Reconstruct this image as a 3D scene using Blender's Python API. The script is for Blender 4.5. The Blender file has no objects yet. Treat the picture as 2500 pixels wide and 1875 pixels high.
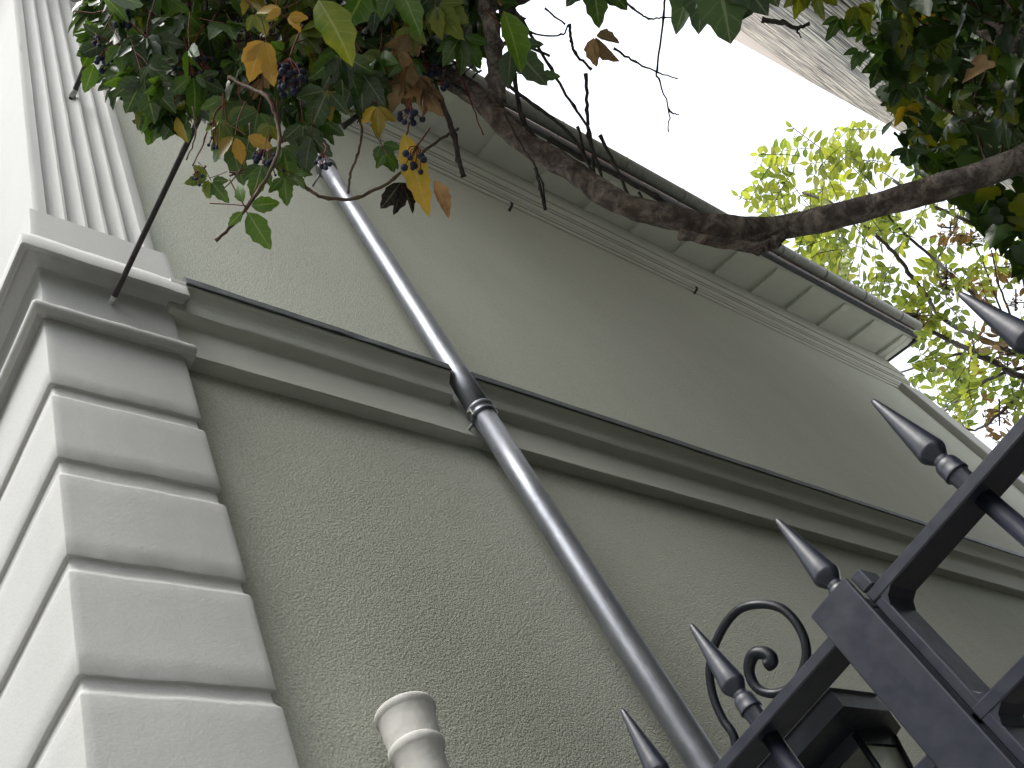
import bpy, math, random
import numpy as np
from mathutils import Vector, Matrix
random.seed(11); rng = np.random.default_rng(7)
S = bpy.context.scene
COL = S.collection

# ------------------------------------------------------------------ camera
RC = np.array([[0.76063761, -0.51894209, -0.39003786],
               [0.25267692, 0.79010609, -0.5584682],
               [0.59798395, 0.32623835, 0.7321091]])     # rows: right, down, forward
FP = 2448.9
CAM = np.array([0.0, 0.0, 1.6])
cd = bpy.data.cameras.new('camera'); cam = bpy.data.objects.new('camera', cd); COL.objects.link(cam)
cd.sensor_width = 36; cd.lens = 36 * FP / 2500; cd.clip_start = 0.05; cd.clip_end = 500
m = Matrix(((RC[0][0], -RC[1][0], -RC[2][0], CAM[0]),
            (RC[0][1], -RC[1][1], -RC[2][1], CAM[1]),
            (RC[0][2], -RC[1][2], -RC[2][2], CAM[2]), (0, 0, 0, 1)))
cam.matrix_world = m
S.camera = cam

# ------------------------------------------------------------------ world, sun, exposure (bright overcast)
SUN_EL = math.radians(60); SUN_ROT = math.radians(250)
w = bpy.data.worlds.new('World'); S.world = w; w.use_nodes = True
nt = w.node_tree; bg = nt.nodes['Background']
sky = nt.nodes.new('ShaderNodeTexSky'); sky.sky_type = 'NISHITA'; sky.sun_disc = False
sky.sun_elevation = SUN_EL; sky.sun_rotation = SUN_ROT; sky.dust_density = 3; sky.air_density = 1.2; sky.ozone_density = 1
hs = nt.nodes.new('ShaderNodeHueSaturation'); hs.inputs['Saturation'].default_value = 0.22
nt.links.new(sky.outputs[0], hs.inputs['Color']); nt.links.new(hs.outputs[0], bg.inputs[0])
bg.inputs[1].default_value = 0.15
ld = bpy.data.lights.new('sun', 'SUN'); sun = bpy.data.objects.new('sun', ld); COL.objects.link(sun)
ld.energy = 0.5; ld.angle = math.radians(30); ld.color = (1, 0.96, 0.9)
sd = Vector((math.sin(SUN_ROT) * math.cos(SUN_EL), math.cos(SUN_ROT) * math.cos(SUN_EL), math.sin(SUN_EL)))
sun.rotation_euler = sd.to_track_quat('Z', 'Y').to_euler(); sun.location = sd * 60
S.view_settings.view_transform = 'Standard'; S.view_settings.look = 'None'; S.view_settings.gamma = 1
S.view_settings.exposure = 2.05
S.cycles.max_bounces = 8

# ------------------------------------------------------------------ picture <-> place
def ray(px, py): return RC.T @ np.array([(px - 1250) / FP, (py - 937.5) / FP, 1.0])
def at(px, py, depth): return CAM + depth * ray(px, py)
def hit(px, py, ax, val):
    r = ray(px, py); return CAM + (val - CAM[ax]) / r[ax] * r

# ------------------------------------------------------------------ mesh helpers
class MB:
    def __init__(s): s.v = []; s.f = []; s.mi = []; s.sm = []; s.a = []
    def add(s, vs, fs, mi=0, smooth=False, at_=None):
        s.a += at_ if at_ else [(0.5, 0.5, 0.5)] * len(vs)
        o = len(s.v); s.v += [tuple(map(float, p)) for p in vs]
        s.f += [tuple(i + o for i in f) for f in fs]
        s.mi += [mi] * len(fs); s.sm += [smooth] * len(fs)
        return s
    def box(s, x0, x1, y0, y1, z0, z1, mi=0, b=0.0):
        if b <= 0:
            vs = [(x, y, z) for z in (z0, z1) for y in (y0, y1) for x in (x0, x1)]
            return s.add(vs, [(0, 2, 3, 1), (4, 5, 7, 6), (0, 1, 5, 4), (2, 6, 7, 3), (0, 4, 6, 2), (1, 3, 7, 5)], mi)
        rings = [(z0, b), (z0 + b, 0), (z1 - b, 0), (z1, b)]; vs = []
        for z, i in rings:
            c = b
            vs += [(x0 + c, y0 + i, z), (x1 - c, y0 + i, z), (x1 - i, y0 + c, z), (x1 - i, y1 - c, z),
                   (x1 - c, y1 - i, z), (x0 + c, y1 - i, z), (x0 + i, y1 - c, z), (x0 + i, y0 + c, z)]
        fs = [tuple(range(7, -1, -1)), tuple(range(24, 32))]
        for r in range(3):
            for k in range(8): fs.append((r * 8 + k, r * 8 + (k + 1) % 8, r * 8 + 8 + (k + 1) % 8, r * 8 + 8 + k))
        return s.add(vs, fs, mi)
    def tube(s, pts, rads, n=10, mi=0, caps=True, wob=0.0):
        P = [np.array(p, float) for p in pts]
        if not hasattr(rads, '__len__'): rads = [rads] * len(P)
        t0 = P[1] - P[0]; t0 = t0 / np.linalg.norm(t0)
        a = np.array([0, 0, 1.]) if abs(t0[2]) < 0.9 else np.array([1., 0, 0])
        u = np.cross(t0, a); u /= np.linalg.norm(u)
        vs = []
        for i, p in enumerate(P):
            t = P[min(i + 1, len(P) - 1)] - P[max(i - 1, 0)]; t = t / (np.linalg.norm(t) + 1e-12)
            u = u - t * (u @ t); u /= np.linalg.norm(u) + 1e-12; v = np.cross(t, u)
            for k in range(n):
                an = 2 * math.pi * k / n
                r = rads[i] * (1 + (rng.normal() * wob if wob else 0))
                vs.append(p + r * (math.cos(an) * u + math.sin(an) * v))
        fs = [(i * n + k, i * n + (k + 1) % n, (i + 1) * n + (k + 1) % n, (i + 1) * n + k)
              for i in range(len(P) - 1) for k in range(n)]
        if caps: fs += [tuple(range(n - 1, -1, -1)), tuple(range((len(P) - 1) * n, len(P) * n))]
        return s.add(vs, fs, mi, True)
    def lathe(s, prof, n=20, mi=0, o=(0, 0, 0), axis=None):
        o = np.array(o, float)
        if axis is None: u, v, t = np.eye(3)
        else:
            t = np.array(axis, float); t /= np.linalg.norm(t)
            a = np.array([0, 0, 1.]) if abs(t[2]) < 0.9 else np.array([1., 0, 0])
            u = np.cross(t, a); u /= np.linalg.norm(u); v = np.cross(t, u)
        vs = [o + t * h + r * (math.cos(2 * math.pi * k / n) * u + math.sin(2 * math.pi * k / n) * v) for r, h in prof for k in range(n)]
        L = len(prof)
        fs = [(i * n + k, i * n + (k + 1) % n, (i + 1) * n + (k + 1) % n, (i + 1) * n + k) for i in range(L - 1) for k in range(n)]
        fs += [tuple(range(n - 1, -1, -1)), tuple(range((L - 1) * n, L * n))]
        return s.add(vs, fs, mi, True)
    def ball(s, c, r, mi=0, n=8, k=6):
        prof = [(r * math.sin(math.pi * i / k) + 1e-5, -r * math.cos(math.pi * i / k)) for i in range(k + 1)]
        return s.lathe(prof, n, mi, c)
    def sweep(s, profile, xs, mi=0, smooth=False, jit=0.0):
        """profile of (y,z) carried along x, closed to a solid"""
        vs = []; n = len(profile)
        for x in xs:
            for (y, z) in profile: vs.append((x, y + rng.normal() * jit, z + rng.normal() * jit))
        fs = [(i * n + k, (i + 1) * n + k, (i + 1) * n + (k + 1) % n, i * n + (k + 1) % n) for i in range(len(xs) - 1) for k in range(n)]
        fs += [tuple(range(n)), tuple(range((len(xs) - 1) * n, len(xs) * n))[::-1]]
        return s.add(vs, fs, mi, smooth)
    def build(s, name, mats, parent=None, auto=None):
        me = bpy.data.meshes.new(name); me.from_pydata(s.v, [], s.f)
        if not isinstance(mats, (list, tuple)): mats = [mats]
        for mm in mats: me.materials.append(mm)
        if any(q != (0.5, 0.5, 0.5) for q in s.a):
            al = me.attributes.new('leaf', 'FLOAT_VECTOR', 'POINT'); al.data.foreach_set('vector', np.array(s.a, dtype=np.float32).ravel())
        me.polygons.foreach_set('material_index', s.mi); me.polygons.foreach_set('use_smooth', s.sm)
        me.update()
        if auto is not None:
            me.polygons.foreach_set('use_smooth', [True] * len(s.f)); me.set_sharp_from_angle(angle=math.radians(auto))
        ob = bpy.data.objects.new(name, me); COL.objects.link(ob)
        if parent: ob.parent = parent; ob.matrix_parent_inverse = parent.matrix_basis.inverted()
        return ob
def tag(o, label=None, cat=None, group=None, kind=None):
    for k, v in (('label', label), ('category', cat), ('group', group), ('kind', kind)):
        if v: o[k] = v
    return o
def empty(name, loc, label, cat, group=None):
    o = bpy.data.objects.new(name, None); COL.objects.link(o); o.location = loc; o.empty_display_size = 0.1
    return tag(o, label, cat, group)
def smoothline(pts, n):
    P = [np.array(p, float) for p in pts]; P = [2 * P[0] - P[1]] + P + [2 * P[-1] - P[-2]]; out = []
    for i in range(1, len(P) - 2):
        for k in range(n):
            t = k / n; a, b, c, d = P[i - 1:i + 3]
            out.append(0.5 * (2 * b + (c - a) * t + (2 * a - 5 * b + 4 * c - d) * t * t + (3 * b - a - 3 * c + d) * t ** 3))
    out.append(P[-2]); return out

# ------------------------------------------------------------------ materials
def mat(name, rough=0.6, metal=0.0, spec=0.5):
    mm = bpy.data.materials.new(name); mm.use_nodes = True; t = mm.node_tree; b = t.nodes['Principled BSDF']
    b.inputs['Roughness'].default_value = rough; b.inputs['Metallic'].default_value = metal
    b.inputs['Specular IOR Level'].default_value = spec
    tc = t.nodes.new('ShaderNodeTexCoord')
    return mm, t, b, tc
def noise(t, tc, scale, detail=4, rough=0.55, mapping=None, dist=0.0):
    n = t.nodes.new('ShaderNodeTexNoise'); n.inputs['Scale'].default_value = scale; n.inputs['Detail'].default_value = detail
    n.inputs['Roughness'].default_value = rough; n.inputs['Distortion'].default_value = dist
    src = tc.outputs['Object']
    if mapping:
        mp = t.nodes.new('ShaderNodeMapping'); mp.inputs['Scale'].default_value = mapping
        t.links.new(src, mp.inputs[0]); src = mp.outputs[0]
    t.links.new(src, n.inputs['Vector']); return n
def ramp(t, fac, stops):
    r = t.nodes.new('ShaderNodeValToRGB'); e = r.color_ramp.elements
    while len(e) < len(stops): e.new(0.5)
    for i, (p, c) in enumerate(stops): e[i].position = p; e[i].color = (*c, 1) if len(c) == 3 else c
    t.links.new(fac, r.inputs[0]); return r
def mixc(t, a, b, fac, mode='MIX'):
    n = t.nodes.new('ShaderNodeMix'); n.data_type = 'RGBA'; n.blend_type = mode
    for sock, val in ((n.inputs[0], fac), (n.inputs[6], a), (n.inputs[7], b)):
        if hasattr(val, 'is_output'): t.links.new(val, sock)
        else: sock.default_value = val if not isinstance(val, tuple) else (*val, 1)
    return n.outputs[2]
def bump(t, b, h, strength, dist, prev=None):
    n = t.nodes.new('ShaderNodeBump'); n.inputs['Strength'].default_value = strength; n.inputs['Distance'].default_value = dist
    t.links.new(h, n.inputs['Height'])
    if prev: t.links.new(prev.outputs[0], n.inputs['Normal'])
    t.links.new(n.outputs[0], b.inputs['Normal']); return n
def stucco(name, c1, c2, grain, gdist, gstr, wave=0.3, pit=0.0):
    mm, t, b, tc = mat(name, 0.85, 0, 0.25)
    n1 = noise(t, tc, 1.3, 5, 0.6); r = ramp(t, n1.outputs[0], [(0.32, c1), (0.68, c2)])
    n4 = noise(t, tc, 5, 6, 0.65, (1, 1, 0.16)); r4 = ramp(t, n4.outputs[0], [(0.25, (0.95, 0.95, 0.935)), (0.55, (1, 1, 1))])
    colr = mixc(t, r.outputs[0], r4.outputs[0], 0.8, 'MULTIPLY')
    vr = t.nodes.new('ShaderNodeTexVoronoi'); vr.feature = 'F1'; vr.inputs['Scale'].default_value = grain; vr.inputs['Randomness'].default_value = 1.0
    t.links.new(tc.outputs['Object'], vr.inputs['Vector'])
    nf = noise(t, tc, grain * 0.6, 3, 0.6)
    n3 = t.nodes.new('ShaderNodeMath'); n3.operation = 'MULTIPLY_ADD'; n3.inputs[1].default_value = -0.75
    t.links.new(vr.outputs['Distance'], n3.inputs[0]); t.links.new(nf.outputs[0], n3.inputs[2])
    if pit:   # pits coloured darker, raised grain lighter, so the roughcast texture shows
        rp = ramp(t, n3.outputs[0], [(0.02, (1 - pit, 1 - pit, 1 - pit)), (0.2, (1, 1, 1)), (0.42, (1 + pit * 0.3,) * 3)])
        colr = mixc(t, colr, rp.outputs[0], 1.0, 'MULTIPLY')
    t.links.new(colr, b.inputs['Base Color'])
    n2 = noise(t, tc, 9, 3); bp = bump(t, b, n2.outputs[0], wave, 0.012)
    bump(t, b, n3.outputs[0], gstr, gdist, bp)
    return mm
M = {}
M['rough'] = stucco('rough_stucco', (0.365, 0.380, 0.325), (0.395, 0.408, 0.35), 160, 0.0021, 0.85, 0.2, 0.13)
M['smooth'] = stucco('smooth_stucco', (0.385, 0.388, 0.378), (0.41, 0.412, 0.40), 150, 0.0006, 0.6, 0.13, 0.03)
M['mould'] = stucco('moulding_plaster', (0.40, 0.41, 0.365), (0.445, 0.453, 0.41), 90, 0.002, 0.5, 0.25)
M['soffit'] = stucco('painted_soffit', (0.66, 0.69, 0.63), (0.73, 0.755, 0.69), 60, 0.001, 0.3, 0.1)
M['pipe_paint'] = stucco('painted_vent', (0.46, 0.455, 0.43), (0.54, 0.53, 0.50), 60, 0.002, 0.4, 0.3)
def metal(name, c1, c2, rough, met, sc=18, mapping=(1, 1, 0.25)):
    mm, t, b, tc = mat(name, rough, met)
    n = noise(t, tc, sc, 6, 0.65, mapping); r = ramp(t, n.outputs[0], [(0.3, c1), (0.7, c2)]); t.links.new(r.outputs[0], b.inputs['Base Color'])
    n2 = noise(t, tc, 40, 4); rr = ramp(t, n2.outputs[0], [(0.3, (rough - 0.05,) * 3), (0.7, (rough + 0.09,) * 3)]); t.links.new(rr.outputs[0], b.inputs['Roughness'])
    n3 = noise(t, tc, 60, 3); bump(t, b, n3.outputs[0], 0.15, 0.002)
    return mm
M['zinc'] = metal('weathered_zinc', (0.135, 0.147, 0.168), (0.235, 0.248, 0.275), 0.43, 0.7)
M['gutter'] = metal('dull_zinc', (0.16, 0.172, 0.16), (0.27, 0.28, 0.258), 0.5, 0.5)
M['lead'] = metal('dark_flashing', (0.035, 0.042, 0.045), (0.07, 0.08, 0.085), 0.6, 0.2)
M['iron'] = metal('black_iron_paint', (0.011, 0.0125, 0.021), (0.014, 0.0155, 0.026), 0.36, 0.0, 60, (1, 1, 1))
M['rust'] = metal('rusty_rod', (0.018, 0.02, 0.024), (0.06, 0.05, 0.045), 0.7, 0.1, 60, (1, 1, 1))
M['whitepaint'] = metal('chipped_white_paint', (0.30, 0.30, 0.29), (0.6, 0.6, 0.58), 0.6, 0.0, 80, (1, 1, 1))
mm, t, b, tc = mat('lantern_glass', 0.25, 0, 0.5); b.inputs['Base Color'].default_value = (0.75, 0.75, 0.7, 1); b.inputs['Transmission Weight'].default_value = 0.85; b.inputs['IOR'].default_value = 1.15
M['glass'] = mm
# bark
mm, t, b, tc = mat('vine_bark', 0.85, 0, 0.2)
n1 = noise(t, tc, 26, 8, 0.7, None, 0.6); r = ramp(t, n1.outputs[0], [(0.25, (0.035, 0.029, 0.028)), (0.46, (0.13, 0.11, 0.10)), (0.60, (0.30, 0.265, 0.235)), (0.75, (0.52, 0.48, 0.43))])
n2 = noise(t, tc, 5, 4); r2 = ramp(t, n2.outputs[0], [(0.4, (1, 1, 1)), (0.75, (1.0, 0.84, 0.74))])
t.links.new(mixc(t, r.outputs[0], r2.outputs[0], 0.8, 'MULTIPLY'), b.inputs['Base Color'])
vo = t.nodes.new('ShaderNodeTexVoronoi'); vo.inputs['Scale'].default_value = 75; t.links.new(tc.outputs['Object'], vo.inputs['Vector'])
bp = bump(t, b, vo.outputs['Distance'], 0.7, 0.012); n3 = noise(t, tc, 40, 6, 0.7); bump(t, b, n3.outputs[0], 1.0, 0.02, bp)
M['bark'] = mm
def twigmat(name, c1, c2):
    mm, t, b, tc = mat(name, 0.7, 0, 0.3); n = noise(t, tc, 45, 4); r = ramp(t, n.outputs[0], [(0.3, c1), (0.7, c2)]); t.links.new(r.outputs[0], b.inputs['Base Color'])
    bump(t, b, n.outputs[0], 0.5, 0.004); return mm
M['twig'] = twigmat('brown_twig', (0.035, 0.022, 0.014), (0.13, 0.085, 0.05))
M['twig_dark'] = twigmat('dark_twig', (0.012, 0.010, 0.010), (0.06, 0.05, 0.042))
M['stalk'] = twigmat('red_stalk', (0.07, 0.015, 0.012), (0.16, 0.04, 0.025))
M['berry'] = twigmat('blue_berry', (0.006, 0.008, 0.02), (0.02, 0.028, 0.055))
def leafmat(name, c1, c2, c3=None, trans=0.22, rough=0.32, tint=None, sc=14, spec=0.5):
    mm, t, b, tc = mat(name, rough, 0, spec)
    n = noise(t, tc, sc, 5, 0.6); st = [(0.3, c1), (0.62, c2)] + ([(0.8, c3)] if c3 else []); r = ramp(t, n.outputs[0], st)
    n0 = noise(t, tc, 2.5, 2); r0 = ramp(t, n0.outputs[0], [(0.3, (0.7, 0.75, 0.7)), (0.7, (1.15, 1.1, 1.0))])
    colr = mixc(t, r.outputs[0], r0.outputs[0], 1.0, 'MULTIPLY')
    la = t.nodes.new('ShaderNodeAttribute'); la.attribute_name = 'leaf'; sp = t.nodes.new('ShaderNodeSeparateXYZ'); t.links.new(la.outputs['Vector'], sp.inputs[0])
    def mth(op, a, b2=None, c2=None):
        n_ = t.nodes.new('ShaderNodeMath'); n_.operation = op
        for i_, v_ in enumerate((a, b2, c2)):
            if v_ is None: continue
            if hasattr(v_, 'is_output'): t.links.new(v_, n_.inputs[i_])
            else: n_.inputs[i_].default_value = v_
        return n_.outputs[0]
    rl = ramp(t, sp.outputs[2], [(0.0, (0.62, 0.66, 0.62)), (0.5, (1.0, 1.0, 1.0)), (1.0, (1.35, 1.22, 1.1))])
    colr = mixc(t, colr, rl.outputs[0], 1.0, 'MULTIPLY')
    ab = mth('ABSOLUTE', sp.outputs[0]); rib = mth('LESS_THAN', ab, 0.07)
    fr = mth('FRACT', mth('MULTIPLY_ADD', ab, -0.9, mth('MULTIPLY', sp.outputs[1], 6.0))); side = mth('MULTIPLY', mth('LESS_THAN', fr, 0.11), mth('LESS_THAN', mth('ABSOLUTE', mth('SUBTRACT', ab, 0.5)), 0.42))
    side = mth('MULTIPLY', side, mth('GREATER_THAN', mth('ABSOLUTE', mth('SUBTRACT', ab, 0.5)), 0.001))
    vein = mth('MAXIMUM', rib, mth('MULTIPLY', side, 0.35))
    colr = mixc(t, colr, mixc(t, colr, (0.5, 0.55, 0.35), 0.2), vein)
    t.links.new(colr, b.inputs['Base Color'])
    tr = t.nodes.new('ShaderNodeBsdfTranslucent'); mx = t.nodes.new('ShaderNodeMixShader'); mx.inputs[0].default_value = trans
    tcol = mixc(t, colr, tint or (1.6, 1.5, 0.5), 1.0, 'MULTIPLY'); t.links.new(tcol, tr.inputs[0])
    n2 = noise(t, tc, 70, 3); bump(t, b, n2.outputs[0], 0.3, 0.002)
    t.links.new(b.outputs[0], mx.inputs[1]); t.links.new(tr.outputs[0], mx.inputs[2]); t.links.new(mx.outputs[0], t.nodes['Material Output'].inputs[0])
    return mm
VL = [leafmat('vine_leaf_dark', (0.016, 0.04, 0.014), (0.035, 0.075, 0.022)),
      leafmat('vine_leaf_green', (0.03, 0.085, 0.012), (0.065, 0.14, 0.02)),
      leafmat('vine_leaf_lime', (0.07, 0.13, 0.014), (0.17, 0.20, 0.02)),
      leafmat('vine_leaf_yellow', (0.22, 0.20, 0.015), (0.40, 0.28, 0.02), (0.30, 0.12, 0.03)),
      leafmat('vine_leaf_orange', (0.34, 0.21, 0.025), (0.44, 0.27, 0.03), (0.16, 0.09, 0.03), tint=(1.2, 1.0, 0.5)),
      leafmat('vine_leaf_brown', (0.09, 0.052, 0.024), (0.34, 0.24, 0.13), (0.14, 0.06, 0.025), trans=0.2, rough=0.8, tint=(1.3, 1.0, 0.7)),
      leafmat('vine_leaf_black', (0.008, 0.006, 0.005), (0.02, 0.013, 0.01), trans=0.03, rough=0.8)]
TL = [leafmat('tree_leaf_green', (0.07, 0.115, 0.022), (0.12, 0.165, 0.034), trans=0.6, sc=3, tint=(1.6, 1.55, 0.85)),
      leafmat('tree_leaf_lime', (0.15, 0.195, 0.034), (0.22, 0.25, 0.045), trans=0.6, sc=3, tint=(1.5, 1.5, 0.85)),
      leafmat('tree_leaf_rust', (0.13, 0.085, 0.04), (0.2, 0.14, 0.06), trans=0.4, rough=0.7, sc=3, tint=(1.3, 1.0, 0.6))]
# ledger stone of the neighbouring building
mm, t, b, tc = mat('ledger_stone', 0.9, 0, 0.2)
n1 = noise(t, tc, 1.0, 4, 0.6, (1.6, 1, 12)); r = ramp(t, n1.outputs[0], [(0.37, (0.10, 0.10, 0.105)), (0.45, (0.33, 0.32, 0.285)), (0.52, (0.5, 0.48, 0.40)), (0.62, (0.70, 0.665, 0.54))])
n2 = noise(t, tc, 1.0, 4, 0.6, (2.2, 1, 20)); r2 = ramp(t, n2.outputs[0], [(0.42, (0.16, 0.16, 0.17)), (0.50, (1, 1, 1))])
t.links.new(mixc(t, r.outputs[0], r2.outputs[0], 0.85, 'MULTIPLY'), b.inputs['Base Color']); bump(t, b, n1.outputs[0], 0.8, 0.05)
M['ledger'] = mm
M['beige'] = stucco('beige_render', (0.50, 0.44, 0.38), (0.56, 0.50, 0.44), 60, 0.002, 0.3)
def plain(name, c1, c2, sc, rough=0.9):
    mm, t, b, tc = mat(name, rough, 0, 0.3); n = noise(t, tc, sc, 6, 0.65); r = ramp(t, n.outputs[0], [(0.3, c1), (0.7, c2)]); t.links.new(r.outputs[0], b.inputs['Base Color'])
    bump(t, b, n.outputs[0], 0.4, 0.01); return mm
M['ground'] = plain('grey_gravel', (0.2, 0.195, 0.18), (0.28, 0.27, 0.25), 30)
M['pave'] = plain('concrete_paving', (0.20, 0.197, 0.188), (0.27, 0.265, 0.252), 8)
M['soil'] = plain('dark_soil', (0.02, 0.016, 0.012), (0.05, 0.042, 0.032), 20)
M['tile'] = plain('clay_tile', (0.16, 0.07, 0.045), (0.26, 0.12, 0.075), 12)

# ------------------------------------------------------------------ ground
tag(MB().add([(-150, -150, 0), (150, -150, 0), (150, 150, 0), (-150, 150, 0)], [(0, 1, 2, 3)]).build('ground', M['ground']), kind='structure')
tag(MB().box(-2.2, 0.5, -60, 60, 0.004, 0.12, b=0.01).build('pavement', M['pave']), kind='structure')

tag(MB().add([(1.05, -0.9, 0.006), (30, -0.9, 0.006), (30, 1.5, 0.006), (1.05, 1.5, 0.006)], [(0, 1, 2, 3)]).build('added_dark_soil', M['soil']), kind='structure')  # unseen dark ground added in the passage to cut light bouncing upward
# ------------------------------------------------------------------ the house
house = empty('house', (5.7, 4.7, 0), 'pale green-grey plastered house with fluted corner pier and long wall under deep eaves', 'house')
WX0, WX1 = 0.70, 10.62
MB().box(WX0, WX1, 1.5, 8.0, 0, 8.985).build('wall', M['rough'], house)
PX0, PX1, PY0 = 0.626, 1.036, 1.43
PYB = 2.6
def pier_loft(prof, nx=26, ny=14, jit=0.0005, mi=0, mb=None, x0=PX0, x1=PX1, y0=PY0, yb=PYB, rc=0.007, right=None):
    """profile (offset e, z) from bottom to top carried round left face, front face and right return"""
    mb = mb or MB(); rows = []
    for (e, z) in prof:
        er = e if right is None else min(e, right)
        xl, xr, yf = x0 - e, x1 + er, y0 - e; p = []
        for k in range(ny): p.append((xl, yb + (yf + rc - yb) * k / (ny - 1)))
        p.append((xl + rc * 0.3, yf + rc * 0.3))
        for k in range(nx): p.append((xl + rc + (xr - rc - xl - rc) * k / (nx - 1), yf))
        p.append((xr - rc * 0.3, yf + rc * 0.3)); p.append((xr, yf + rc)); p.append((xr, 1.52))
        rows.append((p, z))
    n = len(rows[0][0]); ph = rng.uniform(0, 6, (3,))
    vs = []
    for i, (p, z) in enumerate(rows):
        for k, (x, y) in enumerate(p):
            s = math.sin(x * 19 + ph[0]) * 0.5 + math.sin(y * 13 + x * 41 + ph[1]) * 0.5
            vs.append((x + rng.normal() * jit * 0.4, y + rng.normal() * jit * 0.4, z + s * 0.002 + rng.normal() * jit))
    fs = [(i * n + k, i * n + k + 1, (i + 1) * n + k + 1, (i + 1) * n + k) for i in range(len(rows) - 1) for k in range(n - 1)]
    fs += [tuple(range(n))[::-1], tuple(range((len(rows) - 1) * n, len(rows) * n))]
    mb.add(vs, fs, mi, True); return mb
grooves = [(0.35, 0.39), (0.67, 0.71), (0.99, 1.03), (1.31, 1.35), (1.63, 1.668), (1.952, 1.99), (2.275, 2.313), (2.598, 2.636), (2.921, 2.9595), (3.238, 3.281), (3.554, 3.612), (3.869, 3.919)]
prof = [(0, 0)]
for a, c in grooves:
    prof += [(0, a - 0.05), (0, a - 0.012), (-0.001, a - 0.006), (-0.004, a - 0.001), (-0.008, a + 0.006), (-0.0105, a + 0.014), (-0.0105, c - 0.004), (-0.009, c - 0.001), (-0.002, c), (0, c + 0.004), (0, c + 0.06)]
prof += [(0, 4.21), (0, 4.236)]
pier_loft(prof).build('rusticated_pier', M['smooth'], house, auto=38)
pier_loft([(0, 4.236), (0.022, 4.222), (0.034, 4.226), (0.04, 4.236), (0.04, 4.250), (0.034, 4.264), (0.02, 4.272), (0.0, 4.276)], jit=0.0007, right=0.022).build('ledge_moulding', M['smooth'], house, auto=50)
pier_loft([(0, 4.276), (0, 4.40), (0.002, 4.50), (0.008, 4.515), (0.02, 4.523), (0.05, 4.528), (0.054, 4.524), (0.054, 4.514), (0.068, 4.513), (0.069, 4.502), (0.076, 4.500), (0.077, 4.51), (0.075, 4.562), (0.066, 4.580), (0.042, 4.650), (0.03, 4.665)], jit=0.0005, right=0.028).build('pier_cornice', M['smooth'], house, auto=28)
pier_loft([(0.03, 4.665), (0.026, 4.80), (0.025, 4.872), (0.02, 4.879), (-0.02, 4.885)], right=0.03).build('pier_plinth', M['smooth'], house, auto=30)
# fluted shaft: five concave flutes in the front face
mb = MB(); cols = []
W = PX1 - PX0
def fl(u):
    for k in range(5):
        a = 0.042 + k * 0.0675
        if a < u < a + 0.058:
            q = (u - a) / 0.058; return 0.021 * math.sin(math.pi * q) ** 0.62
    return 0.0
us = sorted(set([0.0, 0.006] + [0.042 + k * 0.0675 + 0.058 * j / 12 for k in range(5) for j in range(13)] + [0.02, 0.404, W]))
zs = [4.88 + (8.02 - 4.88) * i / 40 for i in range(41)]
for z in zs:
    tap = (z - 4.88) * 0.0
    row = [(PX0, PYB, z), (PX0, 1.9, z)] + [(PX0 + u, PY0 + (0.004 if u in (0.0, W) else 0) + fl(u) + rng.normal() * 0.0008, z) for u in us] + [(PX1, 1.52, z)]
    cols.append(row)
n = len(cols[0]); vs = [p for r in cols for p in r]
mb.add(vs, [(i * n + k, i * n + k + 1, (i + 1) * n + k + 1, (i + 1) * n + k) for i in range(40) for k in range(n - 1)], 0, True)
mb.build('fluted_shaft', M['smooth'], house, auto=40)
pier_loft([(0, 8.02), (0.03, 8.04), (0.035, 8.10), (0.02, 8.12), (0.02, 8.22), (0.06, 8.28), (0.07, 8.36), (0.07, 8.42), (0, 8.44)], right=0.02).build('pier_capital', M['smooth'], house, auto=30)

# band moulding along the wall, cut round the drainpipe
band = [(1.5, 4.292), (1.456, 4.293), (1.451, 4.297), (1.451, 4.45), (1.450, 4.468), (1.444, 4.475), (1.432, 4.481), (1.416, 4.487), (1.410, 4.490), (1.407, 4.497), (1.405, 4.51), (1.403, 4.528), (1.399, 4.546), (1.390, 4.562), (1.376, 4.574), (1.367, 4.582), (1.364, 4.590), (1.364, 4.610), (1.5, 4.64)]
nl = hit(1094, 897, 1, 1.362)[0]; nr = hit(1152, 910, 1, 1.362)[0]
mb = MB(); xsL = list(np.linspace(PX1 - 0.02, nl, 14)); xsR = list(np.linspace(nr, WX1, 60))
mb.sweep(band, xsL, jit=0.0008); mb.sweep(band, xsR, jit=0.0008)
mb.sweep([(1.5, 4.294), (1.458, 4.295), (1.453, 4.299), (1.453, 4.46), (1.458, 4.60), (1.5, 4.62)], [nl - 0.004, (nl + nr) / 2, nr + 0.004], jit=0.002)
mb.build('band_moulding', M['mould'], house, auto=30)
fp = [(1.5, 4.652), (1.5, 4.643), (1.3655, 4.6125), (1.3635, 4.592), (1.357, 4.590), (1.355, 4.595), (1.356, 4.632), (1.362, 4.641)]
mb = MB(); mb.sweep(fp, list(np.linspace(PX1 + 0.03, nl + 0.006, 16)), jit=0.0007)
mb.build('flashing', M['lead'], house); mb = MB(); mb.sweep(fp, list(np.linspace(nr - 0.006, WX1, 50)), jit=0.0007); mb.build('flashing', M['lead'], house)

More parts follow.
